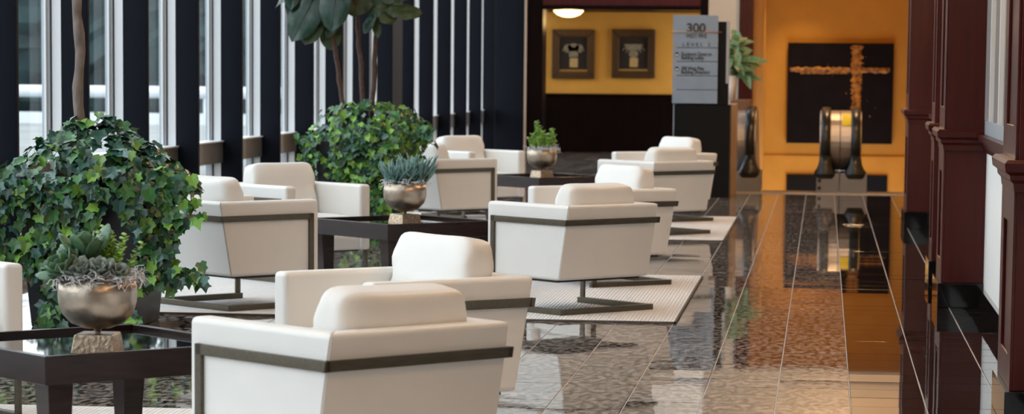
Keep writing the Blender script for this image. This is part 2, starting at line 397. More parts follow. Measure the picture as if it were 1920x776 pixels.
def column(ya, yb, x0, x1, label, group):
    c = thing('pilaster_column', ((x0+x1)/2, (ya+yb)/2, 0), label, 'column', group)
    hx, hy = (x1-x0)/2, (yb-ya)/2
    box('plinth', -hx-.035, hx, -hy-.035, hy+.035, 0, .155, 'granite', c, .004)
    box('lower_shaft', -hx, hx, -hy, hy, .155, 1.02, 'redwood', c, .004)
    box('upper_shaft', -hx, hx, -hy, hy, 1.10, 3.9, 'redwood', c, .004)
    prof = [(0, .995), (.016, .995), (.020, 1.03), (.034, 1.045), (.036, 1.065), (.056, 1.08), (.060, 1.115), (.046, 1.13), (0, 1.13)]
    bm = bmesh.new(); loops = []
    for off, z in prof:
        loops.append([bm.verts.new(p) for p in ((-hx-off, -hy-off, z), (hx, -hy-off, z), (hx, hy+off, z), (-hx-off, hy+off, z))])
    for A, B in zip(loops, loops[1:]):
        for k in range(4): bm.faces.new((A[k], A[(k+1) % 4], B[(k+1) % 4], B[k]))
    bm.faces.new(loops[0][::-1]); bm.faces.new(loops[-1])
    link('chair_rail', bm_mesh(bm, 'chair_rail'), c, 'redwood')
    # raised stiles and rails around a recessed panel on the corridor side
    s = .16 if hy > .3 else .09; t = .014
    for z0, z1 in ((.155, .995), (1.13, 3.9)):
        for ys in (-1, 1):
            box('stile', -hx-t, -hx, ys*hy-(s if ys > 0 else 0), ys*hy+(s if ys < 0 else 0), z0, z1, 'redwood', c, .003)
        box('panel_rail', -hx-t, -hx, -hy+s, hy-s, z0, z0+.14, 'redwood', c, .003)
        if z1 < 2: box('panel_rail', -hx-t, -hx, -hy+s, hy-s, z1-.14, z1, 'redwood', c, .003)
    return c
column(11.8, 12.6, .815, 1.10, 'nearest dark mahogany column, cut by the right edge of the picture', 'mahogany columns along the corridor')
column(17.80, 18.55, .775, 1.10, 'mahogany column beside the white wall panel, with a broad red front face', 'mahogany columns along the corridor')
column(19.88, 20.4, .795, 1.10, 'narrow strip of mahogany column just behind the broad red column', 'mahogany columns along the corridor')
column(26.7, 27.6, .815, 1.35, 'farthest mahogany column, beside the ochre escalator wall', 'mahogany columns along the corridor')
box('wall_right_far', 1.32, 1.52, 26.0, YEND-4.8, -1.2, CZ, 'orange', None)['kind'] = 'structure'
box('wall_near', -5.7, 2.2, -4.2, -4, 0, CZ, 'redwood', None)['kind'] = 'structure'
# ---- far end: dark timber portal and ochre picture wall
we = struct_empty('wall_end')
YP = 46.0                                     # front plane of the timber portal
pj0 = at(988, 100, Y=YP).x; pj1 = at(1018, 100, Y=YP).x; zsof = at(1100, 18, Y=YP).z; pr = at(1312, 100, Y=YP).x
box('pale_edge_strip', at(983.5, 100, Y=YP-.05).x, pj0, YP-.08, YP+.2, 0, 3.4, 'tanpanel', we)
box('portal_jamb', pj0, pj1, YP-.05, YP+.55, 0, 3.4, 'darkwood', we, .006)
box('portal_jamb', pr, pr+.25, YP-.05, YP+.55, 0, 3.4, 'darkwood', we, .006)
box('portal_header', pj1, pr, YP-.05, YP+.4, zsof, 3.4, 'redwood', we, .006)
box('header_lip', pj1, pr, YP-.09, YP-.05, zsof, zsof+.07, 'darkwood', we, .006)
box('alcove_soffit', pj0, pr+.2, YP+.4, YEND, zsof+.02, zsof+.12, 'darkwood', we)
zw = at(1140, 177, Y=YEND).z
box('ochre_panel', -6, -.9, YEND, YEND+.15, zw, 3.4, 'orange', we)
box('wainscot', -6, -.9, YEND-.02, YEND+.15, 0, zw, 'darkwood', we)
box('wainscot_cap', -6, -.9, YEND-.05, YEND+.02, zw-.03, zw+.01, 'darkwood', we, .004)
box('upper_wall', -5.7, -1.5, YP, YP+.2, 3.4, CZ, 'cream', we)
box('end_fin_panel', -5.7, pj0-.02, YP+.1, YP+.3, 0, CZ, 'fin', we)
# pier between the two alcoves
YPI = 36.0
px0 = at(1328, 60, Y=YPI).x; px1 = at(1386, 60, Y=YPI).x; px2 = at(1412, 60, Y=YPI).x
pier = struct_empty('wall_pier')
box('cream_face', px0, px1, YPI, YPI+.4, 0, CZ, 'cream', pier)
box('dark_trim', px1, px2, YPI-.03, YPI+.4, 0, 2.43, 'redwood', pier, .005)
box('return_wall', px2-.1, px2, YPI+.4, 44.2, -2.5, 3.25, 'orange', pier)
box('header', px1, 2.2, YPI, YPI+.3, 2.43, CZ, 'cream', pier)
# ---- ochre escalator alcove
wo = struct_empty('wall_back')
YO = 44.0
zs = at(1560, 292, Y=YO).z
box('ochre_wall', -1.2, 1.6, YO, YO+.2, zs, 3.4, 'orange', wo)
box('ochre_base', -1.2, 1.6, YO-.03, YO+.2, -2.6, zs, 'orange', wo, .004)
box('alcove_ceiling', px2, 1.4, YPI+.3, YO, 3.3, 3.5, 'orange', ceil)
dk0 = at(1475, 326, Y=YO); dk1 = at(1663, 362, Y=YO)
refl = thing('low_wall_panel', ((dk0.x+dk1.x)/2, YO-.05, dk0.z-.5), 'low black panel on the ochre wall behind the escalator newels', 'panel')  # dark stand-in for the mirror image of the painting above
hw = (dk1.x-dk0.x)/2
box('panel_face', -hw, hw-.30, -.02, .02, -.5, .5, 'aluback', refl, .004)
box('blue_inset', hw-.30, hw, -.02, .02, -.5, .5, 'fin', refl, .004)
tl = box('trim_1', -1.06, 1.3, ESC_Y-.16, ESC_Y-.02, -.05, .012, 'steel', None, .003); tl['kind'] = 'structure'
tl = box('trim_2', -1.06, 1.3, ESC_Y-.02, ESC_Y+.02, -2.5, -.01, 'darksteel', None); tl['kind'] = 'structure'
# ================================================================== FAR END THINGS
def point(name, loc, power, col, parent, r=.05, spot=None):
    l = bpy.data.lights.new(name, 'SPOT' if spot else 'POINT'); l.energy = power; l.color = col; l.shadow_soft_size = r
    if spot: l.spot_size = spot; l.spot_blend = .9
    o = bpy.data.objects.new(name, l); C.objects.link(o); o.parent = parent; o.location = loc
    return o
zs2 = zsof+.02
lp = at(1066, 18, Y=YP+1.1)
dome = thing('ceiling_lamp', (lp.x, lp.y, zs2), 'glowing shallow dome lamp under the dark soffit of the picture alcove', 'lamp')
link('shade', lathe_mesh('shade', [(0, -.125), (.10, -.117), (.19, -.085), (.245, -.035), (.255, -.012), (0, -.012)], 28), dome, 'lampglow')
link('rim', lathe_mesh('rim', [(.265, -.014), (.27, -.004), (.262, 0), (0, 0)], 28), dome, 'goldlip')
point('bulb', (0, -.02, -.20), 7, (1, .60, .24), dome, .12)
for i, (x, y) in enumerate(((-.35, 43.2), (.55, 43.2), (-.35, 39.6), (.55, 39.6))):
    d = thing('recessed_downlight', (x, y, 3.3), 'round recessed downlight in the ochre alcove ceiling, ' + ('close to the painting' if i < 2 else 'above the escalators') + (' left side' if x < 0 else ' right side'), 'lamp', 'downlights of the escalator alcove')
    link('trim_ring', lathe_mesh('trim_ring', [(.075, 0), (.11, 0), (.11, -.012), (.075, -.006)], 20), d, 'white')
    link('lens', lathe_mesh('lens', [(.075, -.003), (0, -.003)], 20), d, 'bulb')
    point('light', (0, 0, -.05), (75, 14, 2, 2)[i], (1, .70, .36), d, .06, 1.45 if i < 2 else 2.5)
for i in range(9):  # added unseen lamps, warm fill for the right-hand chair faces
    d = thing('recessed_downlight', (.35, 3+4*i, 3.9), 'round corridor downlight above the tiled walkway, number %s from the camera end' % ('one two three four five six seven eight nine'.split()[i]), 'lamp', 'downlights over the walkway')
    link('trim_ring', lathe_mesh('trim_ring', [(.10, 0), (.14, 0), (.14, -.012), (.10, -.006)], 20), d, 'white')
    link('lens', lathe_mesh('lens', [(.10, -.003), (0, -.003)], 20), d, 'bulb')
    point('light', (0, 0, -.06), 50, (1, .63, .33), d, .12)
def capital(parent, m1, m2, kind):
    """flat print of a column capital on a short block"""
    bm = bmesh.new()
    def disc(cx, cz, r, n=14, sx=1):
        hexa(bm, [(cx+sx*r*math.cos(2*PI*k/n), -.028, cz+r*math.sin(2*PI*k/n)) for k in range(n)], [(cx+sx*r*math.cos(2*PI*k/n), -.030, cz+r*math.sin(2*PI*k/n)) for k in range(n)])
    if kind:
        addbox(bm, -.16, .16, -.030, -.028, .13, .17); addbox(bm, -.13, .13, -.030, -.028, .06, .13); disc(0, -.0, .07, 14, 1.2)
    else:
        disc(0, .12, .07, 14, 1.5); addbox(bm, -.08, .08, -.030, -.028, -.05, .12)
        for q in (-.1, .1): disc(q, .10, .075)
    link('capital_print', bm_mesh(bm, 'capital_print'), parent, 'ivoryink')
    for sx in (-1, 1):
        bm = bmesh.new(); pts = [(sx*(.135+(.062-.007*k)*math.cos(k*.75)*.9), -.033, .055+(.062-.007*k)*math.sin(k*.75)) for k in range(8)]
        tube(bm, pts, .011, 5); link('volute', bm_mesh(bm, 'volute'), parent, 'ivoryink')
    box('block_print', -.065, .08, -.031, -.027, -.23, -.07, 'tanink', parent)
def framed(xa, ya, xb, yb, kind, label):
    a = at(xa, ya, Y=YEND); b = at(xb, yb, Y=YEND)
    hw, hh = (b.x-a.x)/2, (a.z-b.z)/2
    t = thing('framed_picture', ((a.x+b.x)/2, YEND, (a.z+b.z)/2), label, 'picture', 'framed prints in the ochre alcove')
    fwid = .125
    box('backing', -hw+.02, hw-.02, -.02, 0, -hh+.02, hh-.02, 'picback', t)
    for nm, pts in (('frame_side', [(-hw, -hh), (-hw+fwid, -hh+fwid), (-hw+fwid, hh-fwid), (-hw, hh)]), ('frame_side', [(hw, hh), (hw-fwid, hh-fwid), (hw-fwid, -hh+fwid), (hw, -hh)]),
                    ('frame_rail', [(-hw, hh), (-hw+fwid, hh-fwid), (hw-fwid, hh-fwid), (hw, hh)]), ('frame_rail', [(hw, -hh), (hw-fwid, -hh+fwid), (-hw+fwid, -hh+fwid), (-hw, -hh)])):
        prism(nm, pts, 'y', -.075, 0, 'gold', t, .012, 2)
    l = fwid
    box('gilt_lip', -hw+l, hw-l, -.045, -.02, -hh+l, -hh+l+.035, 'goldlip', t, .004)
    box('gilt_lip', -hw+l, hw-l, -.045, -.02, hh-l-.02, hh-l, 'gold', t, .004)
    for sx in (-1, 1): box('gilt_lip', sx*(hw-l)-.01, sx*(hw-l)+.01, -.045, -.02, -hh+l, hh-l, 'gold', t, .004)
    capital(t, 0, 0, kind)
framed(1036, 55, 1115, 148, 0, 'gilt-framed print of a leafy column capital, nearer the window wall')
framed(1148, 55, 1228, 147, 1, 'gilt-framed print of a scrolled column capital, nearer the directory sign')
# painting of a gold cross
a = at(1478, 80, Y=YO); b = at(1672, 270, Y=YO)
pc = Vector(((a.x+b.x)/2, YO-.032, (a.z+b.z)/2)); phw, phh = (b.x-a.x)/2, (a.z-b.z)/2
pt = thing('cross_painting', pc, 'large dark canvas with a rough gold cross on the ochre wall', 'painting')
box('canvas', -phw, phw, -.06, 0, -phh, phh, 'canvas', pt, .006)
def stroke(name, pxa, pya, pxb, pyb, wa, wb, seed, m='goldpaint'):
    rr = random.Random(seed); A = at(pxa, pya, Y=YO)-pc; B = at(pxb, pyb, Y=YO)-pc
    d = (B-A); L = d.length; d.normalize(); n = Vector((-d.z, 0, d.x)); N = 46
    bm = bmesh.new(); rows = []
    for k in range(N+1):
        u = k/N; wd = wa+(wb-wa)*u
        w1 = wd*(1+rr.uniform(-.32, .3)); w2 = wd*(1+rr.uniform(-.32, .3))
        if k in (0, N): w1 *= .7; w2 *= .7
        p = A+d*(L*u)
        row = []
        for q, s in enumerate((-w1, -w1*.4, w2*.4, w2)):
            y = -.062-(.009+rr.uniform(0, .006) if q in (1, 2) else 0)
            row.append(bm.verts.new((p.x+n.x*s, y, p.z+n.z*s)))
        rows.append(row)
    for A_, B_ in zip(rows, rows[1:]):
        for q in range(3): bm.faces.new((A_[q], A_[q+1], B_[q+1], B_[q]))
    bm.faces.new([r[0] for r in rows]+[r[3] for r in rows[::-1]])
    return link(name, bm_mesh(bm, name), pt, m)
stroke('cross_beam', 1481, 130, 1668, 132, .035, .042, 3)
stroke('cross_upright', 1607, 85, 1604, 207, .085, .065, 5)
stroke('cross_beam_streak', 1500, 137, 1590, 137, .012, .010, 8)
for i in range(16):
    x, y = R.choice(((1612+R.gauss(0, 12), R.uniform(95, 240)), (R.uniform(1485, 1600), 132+R.gauss(0, 7))))
    p = at(x, y, Y=YO)-pc; s = R.uniform(.006, .014)
    bm = bmesh.new(); hexa(bm, [(p.x+s*math.cos(k), -.0601, p.z+s*math.sin(k)) for k in range(6)], [(p.x+s*.7*math.cos(k), -.066, p.z+s*.7*math.sin(k)) for k in range(6)])
    link('paint_splash', bm_mesh(bm, 'paint_splash'), pt, 'goldpaint')
sg = [(1650, 256), (1653, 263), (1656, 257), (1660, 264), (1663, 257), (1666, 262)]
bm = bmesh.new(); tube(bm, [at(x, y, Y=YO)-pc+Vector((0, -.062, 0)) for x, y in sg], .012, 4); link('signature', bm_mesh(bm, 'signature'), pt, 'yellowpaint')
# ---- directory sign
YS = 32.4
def sx(x): return at(x, 130, Y=YS).x
def sz(y): return at(1300, y, Y=YS).z
s0, s1 = sx(1261), sx(1345.5); bx0, bx1 = sx(1265), sx(1370)
scx = (s0+s1)/2
sign = thing('directory_sign', (scx, YS, 0), 'brushed aluminium directory sign reading 300 on a black pylon', 'sign')
box('pylon_base', bx0-scx, bx1-scx, .03, .50, 0, sz(196), 'aluback', sign, .006)
box('base_edge_strip', bx0-scx-.012, bx0-scx, .02, .06, 0, sz(196), 'alu', sign)
box('pylon_slab', s0+.04-scx, sx(1366)-scx, .035, .16, sz(196), sz(40), 'aluback', sign, .006)
box('slab_edge', sx(1361)-scx, sx(1366.5)-scx, .03, .165, sz(156), sz(39), 'frame_grey', sign, .003)
ys = [28, 89.6, 115.5, 142, 168.5, 194.5]
for i in range(5):
    z1, z0 = sz(ys[i])-.003, sz(ys[i+1])+.003
    n = max(6, int(round((z1-z0)/.0215)))
    prof = [(.03, z0)]
    for k in range(n):
        za = z0+(z1-z0)*k/n; zb = z0+(z1-z0)*(k+1)/n; h = zb-za
        prof += [(-.001, za+.0005), (-.004, za+h*.2), (-.004, za+h*.8), (-.001, zb-.0005)]
    prof.append((.03, z1))
    prism('sign_panel', prof, 'x', s0-scx, s1-scx, 'alu', sign)
bm = bmesh.new(); tube(bm, [(sx(1256)-scx, -.012, sz(60)), (sx(1352)-scx, -.012, sz(60))], .006, 8); link('copper_rod', bm_mesh(bm, 'copper_rod', True), sign, 'copper')
def text(name, s, px, py, hpx, m='ink', align='CENTER', wpx=None, parent=None, space=1.0, bold=.0):
    cu = bpy.data.curves.new(name, 'FONT'); cu.body = s; cu.size = 1; cu.extrude = .002; cu.align_x = align; cu.space_character = space; cu.offset = bold
    t = bpy.data.objects.new(name, cu); C.objects.link(t)
    dg = bpy.context.evaluated_depsgraph_get(); dg.update()
    me = bpy.data.meshes.new_from_object(t.evaluated_get(dg)); bpy.data.objects.remove(t)
    xs = [v.co.x for v in me.vertices]; yy = [v.co.y for v in me.vertices]
    H_ = hpx*YS/FPX; k = H_/.70
    kx = k if not wpx else (wpx*YS/FPX)/(max(xs)-min(xs))
    for v in me.vertices: v.co = Vector((v.co.x*kx, v.co.y*k, v.co.z))
    me.materials.clear(); me.materials.append(M[m])
    o = bpy.data.objects.new(name, me); C.objects.link(o); o.parent = sign
    o.location = (sx(px)-scx, -.0065, sz(py)); o.rotation_euler = (PI/2, 0, 0)
    return o
text('building_number', '300', 1304, 60, 16, wpx=35, bold=.03)
text('street_lettering', 'WEST PINE', 1305, 71, 8, wpx=38)
text('level_lettering', 'LEVEL 2', 1305, 86.5, 6.5, wpx=51, space=1.6)
text('direction_lettering', 'Escalators Down to', 1277, 104.5, 7, align='LEFT', wpx=56, bold=.012)
text('direction_lettering', 'Building Lobby', 1277, 111.5, 7, align='LEFT', wpx=42, bold=.012)
text('direction_lettering', '300 West Pine', 1277, 131.5, 7, align='LEFT', wpx=42, bold=.012)
text('direction_lettering', 'Building Directory', 1277, 138.5, 7, align='LEFT', wpx=53, bold=.012)
for yy in (101, 128):
    c = (sx(1269)-scx, sz(yy+1)); r = .026
    bm = bmesh.new(); hexa(bm, [(c[0]+r*math.cos(2*PI*k/16), -.005, c[1]+r*math.sin(2*PI*k/16)) for k in range(16)], [(c[0]+r*math.cos(2*PI*k/16), -.007, c[1]+r*math.sin(2*PI*k/16)) for k in range(16)])
    ic = link('direction_icon', bm_mesh(bm, 'direction_icon'), sign, 'ink')
    bm = bmesh.new(); tri = [(-.019, .006), (0, -.008), (.019, .006), (.019, -.003), (0, -.019), (-.019, -.003)]
    hexa(bm, [(c[0]+u, -.007, c[1]+v) for u, v in tri], [(c[0]+u, -.009, c[1]+v) for u, v in tri]); link('down_arrow', bm_mesh(bm, 'down_arrow'), ic, 'white')
# ---- half wall beside the escalator
hwl = thing('half_wall', (-1.09, 33.4, 0), 'narrow tan half wall with brown cap between sign pylon and escalator', 'partition')
box('tan_panel', -.05, .055, -.4, .4, 0, 1.08, 'tanpanel', hwl, .004)
box('wood_cap', -.06, .175, 1.0, 2.55, .93, 1.11, 'capwood', hwl, .006)
box('cap_support', -.05, .10, 1.05, 2.5, 0, .93, 'capwood', hwl)
# ---- escalators
def band(path, halfw, th, x0):
    bm = bmesh.new(); rows = []
    P = [Vector((0, y, z)) for y, z in path]
    for i, p in enumerate(P):
        t = (P[min(i+1, len(P)-1)]-P[max(0, i-1)]).normalized(); n = Vector((0, -t.z, t.y))
        if n.length < .1: n = Vector((0, -1, 0))
        row = []
        for u, v in ((-halfw, 0), (-halfw*.95, th*.7), (-halfw*.6, th), (halfw*.6, th), (halfw*.95, th*.7), (halfw, 0)):
            row.append(bm.verts.new((x0+u, p.y+n.y*v, p.z+n.z*v)))
        rows.append(row)
    for A, B in zip(rows, rows[1:]):
        for k in range(5): bm.faces.new((A[k], A[k+1], B[k+1], B[k]))
        bm.faces.new((A[5], A[0], B[0], B[5]))
    bm.faces.new(rows[0]); bm.faces.new(rows[-1])
    return bm
def newel(parent, xa, xb, rails, base, stick=False):
    rad = .36; cy, cz = .40, .63
    arc = [(cy-rad*math.cos(t), cz+rad*math.sin(t)) for t in [(-PI/2+PI*k/16) for k in range(17)]]
    path = [(1.25, cz-rad)]+arc+[(1.25, cz+rad), (4.2, cz+rad-1.7)]
    poly = arc+[(1.25, cz+rad), (4.2, cz+rad-1.7), (4.2, cz-rad-1.7), (1.25, cz-rad)]
    prism('balustrade', poly, 'x', xa, xb, 'steel', parent, .006, 2)
    for x in rails:
        h = link('handrail', bm_mesh(band(path, .058, .045, x), 'handrail', True), parent, 'rubber')
        bm = bmesh.new(); LL = []
        for hw_, z_, f_ in ((.07, .165, .02), (.115, .185, -.01), (.135, .225, -.02), (.130, .255, -.02), (.100, .30, -.01), (.078, .36, .01), (.064, .46, .03)):
            LL.append([bm.verts.new(p) for p in ((x-hw_, f_+.03, z_), (x-hw_*.7, f_, z_), (x+hw_*.7, f_, z_), (x+hw_, f_+.03, z_), (x+hw_, .5, z_), (x-hw_, .5, z_))])
        for A_, B_ in zip(LL, LL[1:]):
            for k in range(6): bm.faces.new((A_[k], A_[(k+1) % 6], B_[(k+1) % 6], B_[k]))
        bm.faces.new(LL[0][::-1]); bm.faces.new(LL[-1])
        (link('handrail_inlet', bm_mesh(bm, 'handrail_inlet', True), parent, 'rubber'))
    box('newel_base', base[0], base[1], .0, 1.1, .0, .245, 'darksteel', parent, .008)
    if stick:
        sp = [(cy-(rad+.008)*math.cos(t), cz+(rad+.008)*math.sin(t)) for t in [.55+.6*k/5 for k in range(6)]]
        link('warning_sticker', bm_mesh(band(sp, (stick[1]-stick[0])/2, .003, (stick[0]+stick[1])/2), 'warning_sticker'), parent, 'yellow')
def steps(parent, xa, xb):
    box('landing_plate', xa, xb, -.02, .8, -.06, -.004, 'darksteel', parent)
    for k in range(9):
        box('step', xa, xb, .8+k*.36, 1.16+k*.36, -.30-k*.208-.1, -.04-k*.208, 'darksteel', parent, .004)
el = thing('escalator', (0, ESC_Y, 0), 'escalator with single chrome newel beside the half wall and sign', 'escalator', 'escalators going down')
newel(el, -1.075, -.815, (-.89,), (-1.05, -.75))
newel(el, -.042, .204, (.032,), (-.073, .205)); steps(el, -.75, -.075)
for z in (.155, .065):
    bm = bmesh.new(); hexa(bm, [(-.035+.024*math.cos(k*.5236), .001, z+.024*math.sin(k*.5236)) for k in range(12)], [(-.035+.022*math.cos(k*.5236), -.008, z+.022*math.sin(k*.5236)) for k in range(12)]); link('push_button', bm_mesh(bm, 'push_button'), el, 'rubber')
er = thing('escalator', (0, ESC_Y, 0), 'escalator whose chrome newel carries the yellow sticker', 'escalator', 'escalators going down')
newel(er, .208, .462, (.395,), (.209, .54), (.225, .335)); steps(er, .56, 1.25)
# ================================================================== LOUNGE CHAIRS
CW, CD, ARM, SB, ST = .37, .38, .092, .205, .66
def shell_piece(name, loop_b, loop_t, parent, soft):
    """loop of four (x,y); the edges between loop points 1-2 are the mitre"""
    bm = bmesh.new(); hexa(bm, [(x, y, SB) for x, y in loop_b], [(x, y, ST) for x, y in loop_t])
    for e in list(bm.edges): pass
    es = [e for e in bm.edges if soft(e)]
    hs = [e for e in bm.edges if not soft(e)]
    bev(bm, .006, 1, hs)
    es = [e for e in bm.edges if e.is_valid and e.calc_length() > .09 and soft(e)]
    bev(bm, .022, 4, es)
    return wn(link(name, bm_mesh(bm, name, True), parent, 'leather'))
def pillow(w, h, t, n=12, pw=5.0):
    """soft box cushion: a rounded block with crowned faces and a few stretch folds at its ends"""
    bm = bmesh.new(); bmesh.ops.create_cube(bm, size=2.0); bmesh.ops.subdivide_edges(bm, edges=bm.edges[:], cuts=n, use_grid_fill=True)
    for v in bm.verts:
        a, b, c = v.co
        k = (abs(a)**pw+abs(b)**pw+abs(c)**pw)**(-1/pw)
        a, b, c = a*k, b*k, c*k
        crown = 1+.16*(1-a*a)*(1-c*c)-.10*abs(a)**4*abs(c)**4
        fold = .010*math.sin(9*c+4*abs(a))*max(0, abs(a)-.62)/.38*(1 if b > 0 else -1)*(1-abs(c)**4)
        cor = 1+.03*abs(a)**4*abs(c)**4-.03*(1-abs(a)**2)*abs(c)**3
        v.co = Vector((a*w/2*(1-.02*(1-c*c)), b*t/2*crown+fold, c*h/2*cor))
    return bm
def make_chair():
    t = bpy.data.objects.new('lounge_chair', None); C.objects.link(t)
    RK = .085
    top = {'FL': (-CW, CD), 'RL': (-CW, -CD), 'RR': (CW, -CD), 'FR': (CW, CD), 'fr': (CW-ARM, CD), 'rr': (CW-ARM, -CD+ARM), 'rl': (-CW+ARM, -CD+ARM), 'fl': (-CW+ARM, CD)}
    bot = {k: (x, y+(RK if y < 0 else 0)) for k, (x, y) in top.items()}
    bot['fl'] = (bot['fl'][0], CD); bot['fr'] = (bot['fr'][0], CD)
    def softarm(e):
        a, b = e.verts[0].co, e.verts[1].co
        return not (a.y < 0 and b.y < 0)
    def softback(e):
        a, b = e.verts[0].co, e.verts[1].co
        return abs((a-b).x) > .3
    for ks in (('FL', 'RL', 'rl', 'fl'), ('fr', 'rr', 'RR', 'FR')):
        shell_piece('arm', [bot[k] for k in ks], [top[k] for k in ks], t, softarm)
    ks = ('RL', 'RR', 'rr', 'rl')
    shell_piece('backrest', [bot[k] for k in ks], [top[k] for k in ks], t, softback)
    box('seat', -CW+ARM-.005, CW-ARM+.005, -CD+RK+.09, CD-.012, SB+.002, .31, 'leather', t, .015, 3)
    bm = pillow(2*(CW-ARM)-.012, .55, .14, 8, 7.0); bmesh.ops.rotate(bm, verts=bm.verts, cent=(0, 0, 0), matrix=Matrix.Rotation(PI/2, 3, 'X')); bmesh.ops.translate(bm, verts=bm.verts, vec=(0, .085, .375))
    link('seat_cushion', bm_mesh(bm, 'seat_cushion', True), t, 'leather')
    bm = pillow(2*(CW-ARM)-.005, .42, .16, 14, 6.5); bmesh.ops.rotate(bm, verts=bm.verts, cent=(0, 0, 0), matrix=Matrix.Rotation(.17, 3, 'X')); bmesh.ops.translate(bm, verts=bm.verts, vec=(0, -.175, .592))
    bc = link('back_cushion', bm_mesh(bm, 'back_cushion', True), t, 'leather')
    # bronze cantilever frame
    o, th, zb = .014, .036, .575
    bz0 = zb-th
    def ry(z): return -CD+RK*(ST-z)/(ST-SB)
    for s in (-1, 1):
        x0, x1 = (CW-.002)*s, (CW+o)*s
        prism('side_rail', [(ry(bz0)-o, bz0), (CD-.055, bz0), (CD-.055, zb), (ry(zb)-o, zb)], 'x', min(x0, x1), max(x0, x1), 'bronze', t, .0015, 1)
        box('front_leg', x0, x1, CD-.085, CD-.049, 0.0, zb, 'bronze', t, .0015, 1)
        box('floor_runner', (CW-.026)*s, (CW+o)*s, -CD+.05, CD-.049, 0.0, .034, 'bronze', t, .0015, 1)
    prism('back_rail', [(ry(bz0)-o, bz0), (ry(bz0)+.002, bz0), (ry(zb)+.002, zb), (ry(zb)-o, zb)], 'x', -CW-o-.006, CW+o+.006, 'bronze', t, .0015, 1)
    box('rear_stretcher', -CW+.026, CW-.026, -CD+.05, -CD+.086, 0.0, .034, 'bronze', t, .0015, 1)
    box('seat_underframe', -CW+.03, CW-.03, -CD+RK+.05, CD-.1, SB-.014, SB+.001, 'gasket', t)
    return t
chair = make_chair()
def face(d): return math.radians(d-90)     # heading of the chair front, degrees from +X
CH = [(-1.533, 8.94, 138, 'white lounge chair nearest the camera, with its back turned to us', 'A'),
      (-1.66, 10.94, 222, 'white lounge chair directly behind the nearest chair, overlapped by its cushion', 'B'),
      (-3.80, 11.12, 318, 'white lounge chair at the left picture edge, only an arm showing', 'F'),
      (-1.527, 17.03, 137, 'white lounge chair on the middle rug with its cantilever base in full view', 'C'),
      (-1.518, 19.19, 219, 'white lounge chair on the middle rug half hidden behind its corridor-side neighbour', 'D'),
      (-3.62, 16.88, 49, 'white lounge chair beside the big ivy planter, seen from its side', 'E'),
      (-3.66, 19.12, 318, 'white lounge chair on the middle rug facing us across the dark table', 'F'),
      (-1.50, 25.05, 137, 'white lounge chair on the far rug, corridor side, back turned to us', 'C'),
      (-1.55, 27.30, 219, 'farthest corridor-side white lounge chair, before the black sign pylon', 'D'),
      (-3.45, 24.95, 49, 'white lounge chair right of the fig planter, showing its side and leg', 'E'),
      (-3.45, 27.30, 318, 'far white lounge chair facing us against the charcoal window fins', 'F')]
for i, (x, y, d, lab, _) in enumerate(CH):
    o = chair if i == 0 else copy_tree(chair)
    for ch_ in o.children:
        if ch_.name.startswith('back_cushion') and _ in 'AC': ch_.location = (0, -.012, -.018); ch_.rotation_euler = (0, (.02 if _ == 'A' else 0), 0)
        elif ch_.name.startswith('back_cushion'): ch_.location = (0, 0, .012 if _ in 'BD' else 0); ch_.rotation_euler = (0, 0, 0)
    o.location = (x, y, .0135); o.rotation_euler = (0, 0, face(d)); tag(o, lab, 'armchair', 'white cantilever lounge chairs')
# ---- rugs
for (x0, x1, y0, y1), lab in zip(RUGS, ('beige ribbed rug under the nearest chairs, mostly below the picture', 'beige ribbed rug under the middle group of chairs', 'beige ribbed rug under the farthest group of chairs')):
    r = thing('ribbed_rug', ((x0+x1)/2, (y0+y1)/2, 0), lab, 'rug', 'beige rugs under the seating groups')
    hx, hy = (x1-x0)/2, (y1-y0)/2
    box('pile', -hx+.012, hx-.012, -hy+.012, hy-.012, 0.001, .013, 'rug', r, .003)
    for nm, b in (('binding', (-hx, hx, -hy, -hy+.012)), ('binding', (-hx, hx, hy-.012, hy)), ('binding', (-hx, -hx+.012, -hy, hy)), ('binding', (hx-.012, hx, -hy, hy))):
        box(nm, *b, 0.001, .012, 'rug_edge', r)
# ---- tables
def make_table():
    t = bpy.data.objects.new('coffee_table', None); C.objects.link(t); s = .455; w_ = .03; z0, z1 = .355, .458
    for k in range(4):
        q = Matrix.Rotation(k*PI/2, 3, 'Z')
        pts = [(-s, -s), (s, -s), (s-w_, -s+w_), (-s+w_, -s+w_)]
        bm = bmesh.new(); P = [q @ Vector((u, v, 0)) for u, v in pts]
        hexa(bm, [(p.x, p.y, z0) for p in P], [(p.x, p.y, z1) for p in P]); bev(bm, .002, 1)
        link('apron', bm_mesh(bm, 'apron'), t, 'espresso')
    box('glass_top', -s+w_-.001, s-w_+.001, -s+w_-.001, s-w_+.001, .432, .440, 'blackglass', t)
    box('top_board', -s+w_, s-w_, -s+w_, s-w_, .38, .432, 'espresso', t)
    for sx_ in (-1, 1):
        for sy_ in (-1, 1):
            c = s-.075; bm = bmesh.new()
            def L(hw, z, sh): return [(sx_*(c+sh)+u*hw, sy_*(c+sh)+v*hw, z) for u, v in ((-1, -1), (1, -1), (1, 1), (-1, 1))]
            hexa(bm, L(.036, 0, -.012), L(.052, .375, 0)); bev(bm, .003, 1)
            link('leg', bm_mesh(bm, 'leg'), t, 'espresso')
    return t
tb = make_table()
TB = [(-2.70, 10.09, 'dark square coffee table at the lower left, bowl of succulents on it'), (-2.80, 18.45, 'dark coffee table between the middle chairs, blue-green plant on it'), (-2.62, 26.35, 'farthest dark coffee table, small leafy green plant on it')]
for i, (x, y, lab) in enumerate(TB):
    o = tb if i == 0 else copy_tree(tb)
    o.location = (x, y, .0135); o.rotation_euler = (0, 0, math.radians(45)); tag(o, lab, 'table', 'dark square coffee tables')
